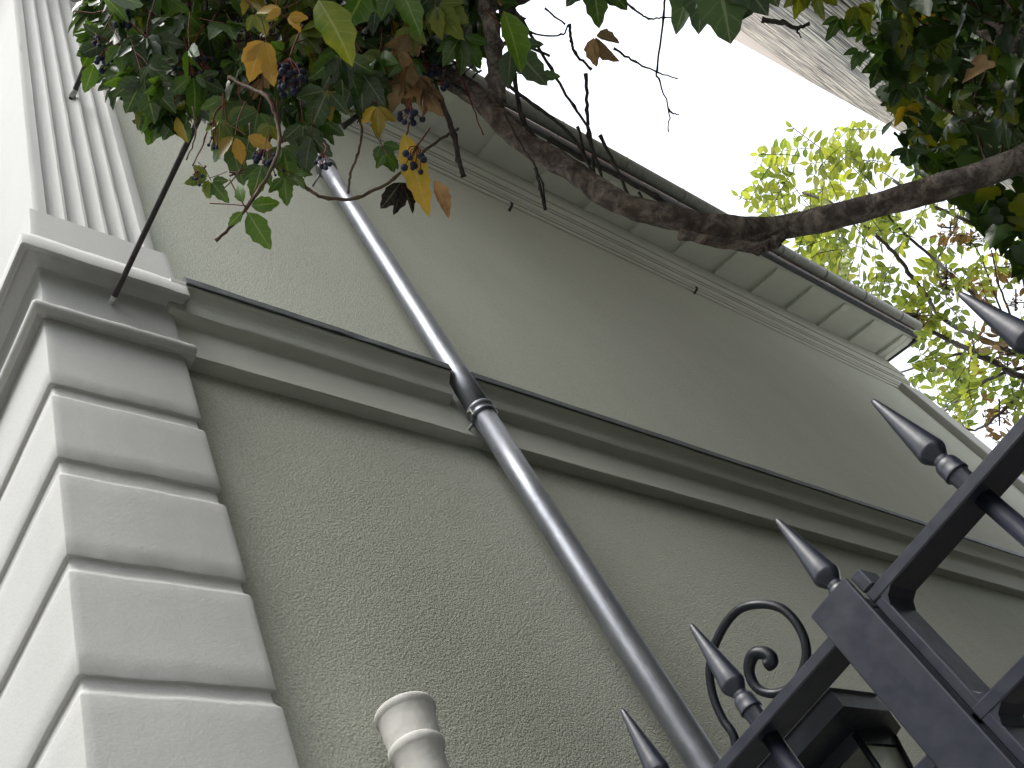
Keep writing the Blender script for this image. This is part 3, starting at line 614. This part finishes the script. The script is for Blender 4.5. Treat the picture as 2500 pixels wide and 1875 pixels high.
tag(tg.build('twig_tangle', M['twig_dark'], vine), kind='stuff')
# foliage mass
fol = MB(); PM = len(VL)
mass = [(240, -300), (235, 100), (262, 185), (310, 250), (370, 300), (440, 320), (520, 275), (600, 290), (690, 345), (770, 330), (850, 285), (920, 250), (1010, 225), (1090, 170), (1170, 120), (1230, 40), (1260, -300)]
for i in range(760):
    x, y = sample(mass); edge = y > 150
    d0 = rng.uniform(2.25, 3.1) if not edge else rng.uniform(2.2, 2.6)
    q = rng.random(); mi = 0 if q < 0.44 else 1 if q < 0.82 else 2 if q < 0.955 else 3 if q < 0.985 else 5
    if x < 520: mi = 0 if q < 0.45 else 1 if q < 0.95 else 2
    sz = rng.uniform(66, 112) / FP * d0
    dirv = idir(rng.normal(95, 45)) - UPV * 0.5 + rv(0.25)
    nrm = -FW * rng.uniform(0.2, 1.0) + UPV * rng.uniform(0.0, 1.1) + rv(0.4)
    palmate(fol, at(x, y - 40, d0), dirv, nrm, sz, mi, k=5 if rng.random() < 0.7 else 3, spread=rng.uniform(0.8, 1.3), pm=PM)
over = [(150, -1300), (3200, -1300), (3000, -150), (2000, -170), (1850, -340), (600, -340), (150, -310)]  # dense canopy added above the view to shade the lower wall and gate
for i in range(900):
    x, y = sample(over); d0 = rng.uniform(1.9, 3.0); q = rng.random()
    palmate(fol, at(x, y, d0), idir(rng.normal(95, 50)) - UPV * 0.4, -FW + UPV * rng.uniform(0, 1) + rv(0.4), rng.uniform(0.08, 0.13), 0 if q < 0.4 else 1 if q < 0.8 else 2, pm=PM)
fol.build('foliage', VL + [M['stalk']], vine)
# leaves one can tell apart: (x, y, depth, image angle, size px, material, leaflets, spread, normal tilt)
def leafpart(items, name):
    for (x, y, d0, ang, szp, mi, k, spr) in items:
        mb = MB(); palmate(mb, at(x, y, d0), idir(ang) + rv(0.08), -FW + rv(0.25), szp / FP * d0, mi, k, spr, None, True, PM)
        mb.build(name, VL + [M['stalk']], vine)
leafpart([(602, 512, 1.97, 62, 112, 1, 1, 0.1), (606, 503, 1.97, 348, 92, 1, 1, 0.1), (596, 500, 1.97, 245, 88, 1, 1, 0.1), (596, 512, 1.97, 128, 92, 1, 1, 0.1), (640, 400, 2.02, 95, 80, 1, 3, 0.7), (570, 300, 2.2, 90, 110, 1, 3, 0.8), (630, 270, 2.15, 100, 100, 1, 3, 0.9), (740, 300, 2.12, 85, 105, 0, 3, 0.7), (560, 240, 2.2, 80, 100, 1, 5, 1.1), (830, 130, 2.1, 95, 120, 0, 5, 1.0), (880, 170, 2.15, 80, 120, 0, 5, 1.0), (800, 220, 2.1, 110, 105, 0, 3, 0.9),
          (510, 435, 2.1, 170, 60, 2, 3, 1.0), (515, 440, 2.1, 60, 62, 1, 3, 0.8), (695, 430, 2.1, 80, 75, 1, 3, 1.0), (715, 425, 2.1, 20, 60, 1, 2, 0.5),
          (560, 330, 2.15, 75, 120, 1, 3, 0.8), (690, 350, 2.1, 80, 105, 1, 3, 0.7), (760, 330, 2.1, 100, 90, 0, 3, 0.9), (930, 350, 2.15, 60, 70, 1, 3, 0.9), (940, 375, 2.12, 80, 62, 1, 2, 0.7),
          (330, 190, 2.4, 95, 95, 1, 3, 0.5), (385, 265, 2.4, 100, 90, 1, 3, 0.5), (440, 270, 2.4, 95, 100, 1, 2, 0.4), (232, 150, 2.5, 100, 85, 1, 1, 0.2), (270, 100, 2.4, 150, 85, 0, 3, 0.9),
          (1225, 15, 1.95, 66, 165, 1, 1, 0.3), (1310, 185, 2.2, 5, 55, 1, 1, 0.1), (1250, 110, 2.2, 60, 120, 0, 3, 0.8),
          (900, -60, 2.0, 100, 130, 1, 3, 0.9), (970, -50, 2.0, 70, 130, 1, 3, 0.8),
          (1740, -130, 1.5, 80, 250, 0, 5, 0.75), (1830, -110, 1.55, 95, 200, 0, 3, 0.6), (1440, -70, 1.75, 75, 150, 0, 3, 0.7)], 'green_leaf')
leafpart([(770, -10, 1.9, 60, 190, 2, 1, 0.2), (430, 280, 2.35, 85, 80, 3, 1, 0.2), (540, 290, 2.15, 95, 75, 2, 3, 0.7), (590, 255, 2.15, 80, 70, 2, 3, 0.8), (660, 300, 2.1, 100, 70, 2, 3, 0.7), (350, 265, 2.4, 80, 75, 2, 2, 0.4), (1000, 60, 2.2, 90, 80, 2, 3, 0.7), (620, 30, 2.1, 60, 70, 2, 3, 0.8), (800, 210, 2.2, 60, 110, 3, 2, 0.4), (920, 255, 2.15, 80, 80, 3, 3, 0.7), (690, 20, 2.0, 160, 70, 4, 2, 0.4), (700, 40, 2.0, 20, 60, 4, 2, 0.4)], 'yellow_leaf')
leafpart([(648, 95, 2.0, 105, 110, 4, 3, 0.55), (650, 130, 2.0, 85, 90, 4, 1, 0.2), (575, 330, 2.1, 110, 100, 4, 2, 0.6), (600, 330, 2.08, 30, 80, 4, 1, 0.3)], 'orange_leaf')
mb = MB(); leaf_blade(mb, at(985, 325, 2.05), idir(73), -FW, 215 / FP * 2.05, 62 / FP * 2.05, 3, 0.1, 0.03, True, 0.1, 12); mb.build('yellow_leaf', VL, vine)
mb = MB(); leaf_blade(mb, at(1060, 440, 2.05), idir(68), -FW + RT * 0.6, 100 / FP * 2.05, 40 / FP * 2.05, 5, 0.7, 0.05, True, 0.1, 10); mb.build('withered_leaf', VL, vine)
mb = MB()
for a in (60, 95, 125): leaf_blade(mb, at(978, 445, 2.06), idir(a), -FW + rv(0.5), 82 / FP * 2.06, 46 / FP * 2.06, 6, 0.9, 0.2, True, 0.9, 8)
mb.build('withered_leaf', VL, vine)
for (x, y, ang, s) in ((1000, 150, 100, 120), (1020, 180, 80, 100), (985, 200, 120, 90), (1040, 215, 70, 80), (975, 120, 95, 90), (1450, 85, 60, 95), (1000, 80, 110, 90)):
    mb = MB(); palmate(mb, at(x, y, 2.2), idir(ang), -FW + rv(0.6), s / FP * 2.2, 5, 3, 0.7, 0.9, False, None, 0.3); mb.build('withered_leaf', VL, vine)
# berries on red stalks
def berries(x, y, d0, n, sx, sy, r=7.0, stalkfrom=None):
    mb = MB(); c0 = at(x, y - sy * 1.1, d0)
    if stalkfrom: mb.tube(smoothline([at(*stalkfrom), (at(*stalkfrom) + c0) / 2 + rv(0.005), c0], 4), 2.4 / FP * d0, 5, 1)
    for i in range(n):
        a = rng.uniform(0, 2 * math.pi); q = math.sqrt(rng.random())
        p = at(x + sx * q * math.cos(a), y + sy * q * math.sin(a), d0 + rng.normal() * 0.02)
        mb.ball(p, r * rng.uniform(0.8, 1.15) / FP * d0, 0, 10, 8)
        mb.tube([c0, (c0 + p) / 2 + rv(0.004), p], 1.5 / FP * d0, 4, 1, False)
    return mb.build('berry_cluster', [M['berry'], M['stalk']], vine)
berries(708, 190, 2.1, 30, 42, 45, 9, (740, 60, 2.15)); berries(645, 385, 2.1, 12, 28, 28, 8, (660, 330, 2.1)); berries(1003, 285, 2.1, 9, 30, 22, 8, (1010, 235, 2.1))
berries(1018, 400, 2.03, 11, 36, 40, 8.5, (1050, 312, 2.1)); berries(790, 395, 2.0, 7, 22, 16, 6, (790, 350, 2.05)); berries(275, 150, 2.35, 14, 40, 32, 7, (330, 110, 2.4)); berries(240, 100, 2.35, 4, 12, 12, 7, (290, 108, 2.35))
berries(300, 45, 2.35, 10, 25, 28, 8, (330, 0, 2.4)); berries(470, 175, 2.3, 26, 60, 55, 7, (500, 60, 2.3)); berries(520, 335, 2.15, 8, 32, 40, 4.5, (555, 250, 2.2)); berries(480, 440, 2.1, 7, 18, 18, 5, (500, 405, 2.15)); berries(1040, 175, 2.3, 14, 40, 20, 8, (1040, 120, 2.3)); berries(1080, 210, 2.2, 3, 14, 10, 8)
berries(655, 420, 2.1, 6, 40, 15, 3.5, (560, 430, 2.1))

# ------------------------------------------------------------------ ivy on the right
ivy = empty('ivy', (2.4, -0.6, 0), 'dark dense ivy hanging in front of the stone strips at the gate corner', 'ivy')
mb = MB(); ip = [(2090, -500), (2100, 30), (2150, 140), (2165, 260), (2200, 345), (2235, 400), (2330, 420), (2560, 330), (2900, 200), (2900, -500)]
for i in range(2300):
    x, y = sample(ip); left = min(1, max(0, (x - 2100) / 250)); d0 = 2.3 + rng.random() ** 1.0 * (0.5 + 1.6 * left)
    if left < 0.5 and rng.random() > 0.30 + left: continue
    q = rng.random(); mi = 0 if q < 0.66 else 1 if q < 0.87 else 2 if q < 0.975 else 3 if q < 0.985 else 5
    dirv = idir(rng.normal(95, 50)) - UPV * 0.6 + rv(0.3); nrm = -FW * rng.uniform(0, 0.9) + UPV * rng.uniform(0.1, 1.0) + rv(0.5)
    if rng.random() < 0.45: ivy_leaf(mb, at(x, y, d0), dirv, nrm, rng.uniform(45, 80) / FP * d0, mi)
    else: palmate(mb, at(x, y, d0), dirv, nrm, rng.uniform(45, 75) / FP * d0, mi, 3, 0.9, None, False)
for i in range(60):
    x, y = sample([(2330, 470), (2560, 400), (2560, 640), (2470, 620), (2400, 560)]); d0 = rng.uniform(2.5, 3.0)
    ivy_leaf(mb, at(x, y, d0), idir(rng.normal(95, 45)) - UPV * 0.5, -FW + rv(0.6), rng.uniform(50, 80) / FP * d0, 0 if rng.random() < 0.75 else 2)
for (x, y, a, s, mi) in ((1990, -30, 80, 90, 2), (2090, 10, 70, 85, 2), (2050, 40, 110, 60, 1), (2180, 50, 85, 95, 2), (2200, 40, 20, 60, 2), (2110, 60, 140, 60, 1), (2150, 150, 110, 70, 0), (2230, 110, 80, 75, 2), (1950, -20, 95, 60, 2), (2290, 100, 60, 70, 2), (2100, 120, 120, 55, 1)):
    palmate(mb, at(x, y, 2.4), idir(a), -FW + rv(0.3), s / FP * 2.4, mi, 3, 0.7, None, False)
for (x, y, s, mi) in ((2190, 150, 85, 0), (2165, 110, 60, 0), (2200, 195, 60, 0), (2245, 125, 45, 0), (2280, 210, 42, 2), (2240, 185, 42, 2)):
    ivy_leaf(mb, at(x, y - 20, 2.4), idir(90 + rng.normal() * 15), -FW + rv(0.2), s / FP * 2.4, mi)
for i in range(2600):     # unseen ivy added on the lower stone wall to darken its bounce light
    p = np.array((rng.uniform(0.8, 7.5), -0.86 + abs(rng.normal()) * 0.12, rng.uniform(0.0, 4.4)))
    ivy_leaf(mb, p, -UPV + rv(0.4), np.array((0, 1.0, 0.3)) + rv(0.4), rng.uniform(0.07, 0.13), 0 if rng.random() < 0.8 else 1)
mb.build('foliage', VL, ivy)
for _ in range(26):
    x, y = sample([(2170, -100), (2600, -100), (2500, 380), (2250, 380)]); a = rng.uniform(0.5, 2.6); d0 = rng.uniform(2.3, 2.9); ln = rng.uniform(80, 200)
    branch([(x, y, d0), (x + ln * 0.5 * math.cos(a), y + ln * 0.5 * math.sin(a), d0 + rng.normal() * 0.05), (x + ln * math.cos(a), y + ln * math.sin(a), d0)], rng.uniform(4, 8), 'twig', n=4, par=ivy)
branch([(1860, 48, 2.0), (1910, 55, 2.0), (1945, 68, 2.0), (1975, 58, 2.0)], 13, 'twig_dark', par=ivy); branch([(1945, 68, 2.0), (1948, 80, 2.0), (1957, 92, 2.0)], 5, 'twig_dark', par=ivy)
MB().tube(smoothline([(2.3, -0.75, 0), (2.32, -0.7, 1.4), (2.25, -0.6, 2.6), (2.2, -0.5, 3.5)], 8), [0.03] * 24 + [0.02], 10, wob=0.05).build('stem', M['bark'], ivy)

# ------------------------------------------------------------------ tree beyond the roof end
TD = 15.0
tree = empty('tree', tuple(np.append(at(2700, 1500, TD)[:2], 0)), 'feathery yellow-green tree with brown seed bunches beyond the end of the roof', 'tree')
tb = tree.location
crown0 = at(2560, 900, TD)
MB().tube(smoothline([(tb[0], tb[1], 0), (tb[0] + 0.1, tb[1] - 0.1, 3), (tb[0] - 0.1, tb[1], 6), tuple(crown0)], 8), [0.22 - 0.004 * i for i in range(25)], 12, wob=0.04).build('trunk', M['bark'], tree)
tbr = []
def tbranch(px, w):
    pts = [(x, y, TD + rng.normal() * 0.5) for x, y in px]; tbr.append(pts); branch(pts, w, 'twig_dark', taper=0.45, nodes=False, par=tree)
c2 = (2560, 900)
tbranch([c2, (2450, 850), (2306, 782), (2259, 715), (2224, 677), (2199, 636), (2154, 589), (2107, 547), (2040, 500), (1960, 470)], 14)
tbranch([c2, (2480, 800), (2395, 734), (2322, 671), (2281, 633), (2200, 560), (2120, 470)], 12)
tbranch([c2, (2500, 921), (2410, 875), (2319, 832), (2240, 790)], 20)
tbranch([(2460, 900), (2354, 864), (2270, 885), (2180, 914)], 10); tbranch([(2560, 880), (2452, 911), (2385, 943), (2303, 1006)], 12)
tbranch([c2, (2520, 760), (2490, 640), (2445, 578), (2370, 545), (2290, 508), (2180, 440)], 16)
tbranch([c2, (2440, 1010), (2380, 1050), (2330, 1030)], 9); tbranch([(2490, 640), (2420, 500), (2300, 400), (2220, 350)], 9)
tbranch([(2480, 800), (2440, 700), (2420, 610)], 6); tbranch([(2300, 700), (2290, 640), (2330, 560), (2340, 520)], 5); tbranch([(2445, 760), (2400, 640), (2380, 600)], 5); tbranch([(2500, 921), (2480, 1000), (2470, 1080)], 7)
tp = [(1830, 505), (1850, 470), (1895, 415), (1910, 350), (1960, 365), (2020, 310), (2085, 270), (2130, 300), (2200, 335), (2330, 440), (2520, 480), (2700, 600), (2700, 1250), (2480, 1230), (2400, 1120), (2250, 930), (2170, 860), (2230, 780), (2100, 700), (1960, 610), (1860, 560)]
mb = MB()
nr_ = 0
while nr_ < 240:
    x, y = sample(tp); d0 = TD + rng.normal() * 0.9
    dens = 0.95 if x < 2200 else 0.55
    if y > 800 and x < 2420: dens = 0.85
    if rng.random() > dens: continue
    nr_ += 1
    ang = rng.normal(150, 60) if x < 2200 else rng.uniform(0, 360)
    q = rng.random(); mi = (0 if q < 0.4 else 1) if x < 2330 else (0 if q < 0.4 else 1 if q < 0.75 else 2)
    ln = rng.uniform(70, 140) / FP * d0; d = idir(ang) + FW * rng.normal() * 0.4 - UPV * 0.1; d /= np.linalg.norm(d)
    sag = -UPV * ln * 0.25; p0 = at(x, y, d0); nn = UPV * 0.9 + rv(0.5); s = np.cross(d, nn); s /= np.linalg.norm(s); nn = np.cross(s, d)
    K = rng.integers(5, 8)
    prev = p0; pts = [p0 + d * ln * u - np.array([0, 0, 1]) * ln * 0.25 * u * u for u in (0, 0.33, 0.66, 1)]
    mb.tube(pts, 0.006, 4, 3, False)
    for j in range(K):
        u = (j + 0.7) / K; c = p0 + d * ln * u - np.array([0, 0, 1]) * ln * 0.25 * u * u
        for sg in (-1, 1):
            if rng.random() < 0.12: continue
            ld_ = s * sg + d * 0.35 - UPV * 0.25 + rv(0.15)
            leaf_blade(mb, c, ld_, nn + rv(0.5), rng.uniform(24, 40) / FP * d0, rng.uniform(13, 18) / FP * d0, mi, 0.2, 0.25, False, 0, 4)
    leaf_blade(mb, pts[-1], d, nn, 26 / FP * d0, 12 / FP * d0, mi, 0.2, 0.2, False, 0, 4)
mb.build('foliage', TL + [M['twig_dark']], tree)
for (x, y, n, sx, sy) in ((2310, 690, 60, 22, 38), (2240, 775, 40, 45, 16), (2370, 585, 30, 40, 22), (2470, 640, 24, 30, 40), (2480, 735, 24, 25, 25), (2440, 1010, 24, 30, 30), (2320, 560, 18, 30, 14), (2460, 870, 24, 35, 25)):
    sb = MB()
    for i in range(n):
        a = rng.uniform(0, 6.28); q = math.sqrt(rng.random()); p = at(x + sx * q * math.cos(a), y + sy * q * math.sin(a), TD - 0.5 + rng.normal() * 0.1)
        leaf_blade(sb, p, rv(), rv(), 11 / FP * TD, 6 / FP * TD, 2, 0.3, 0.2, False, 0, 4); sb.tube([at(x, y + (sy * q * math.sin(a)) * 0.6, TD - 0.5), p, p + rv(0.004)], 0.006, 4, 3)
    sb.tube([at(x, y - sy * 1.2, TD - 0.5), at(x, y + sy, TD - 0.5)], 0.012, 5, 3)
    sb.build('seed_cluster', TL + [M['twig_dark']], tree)
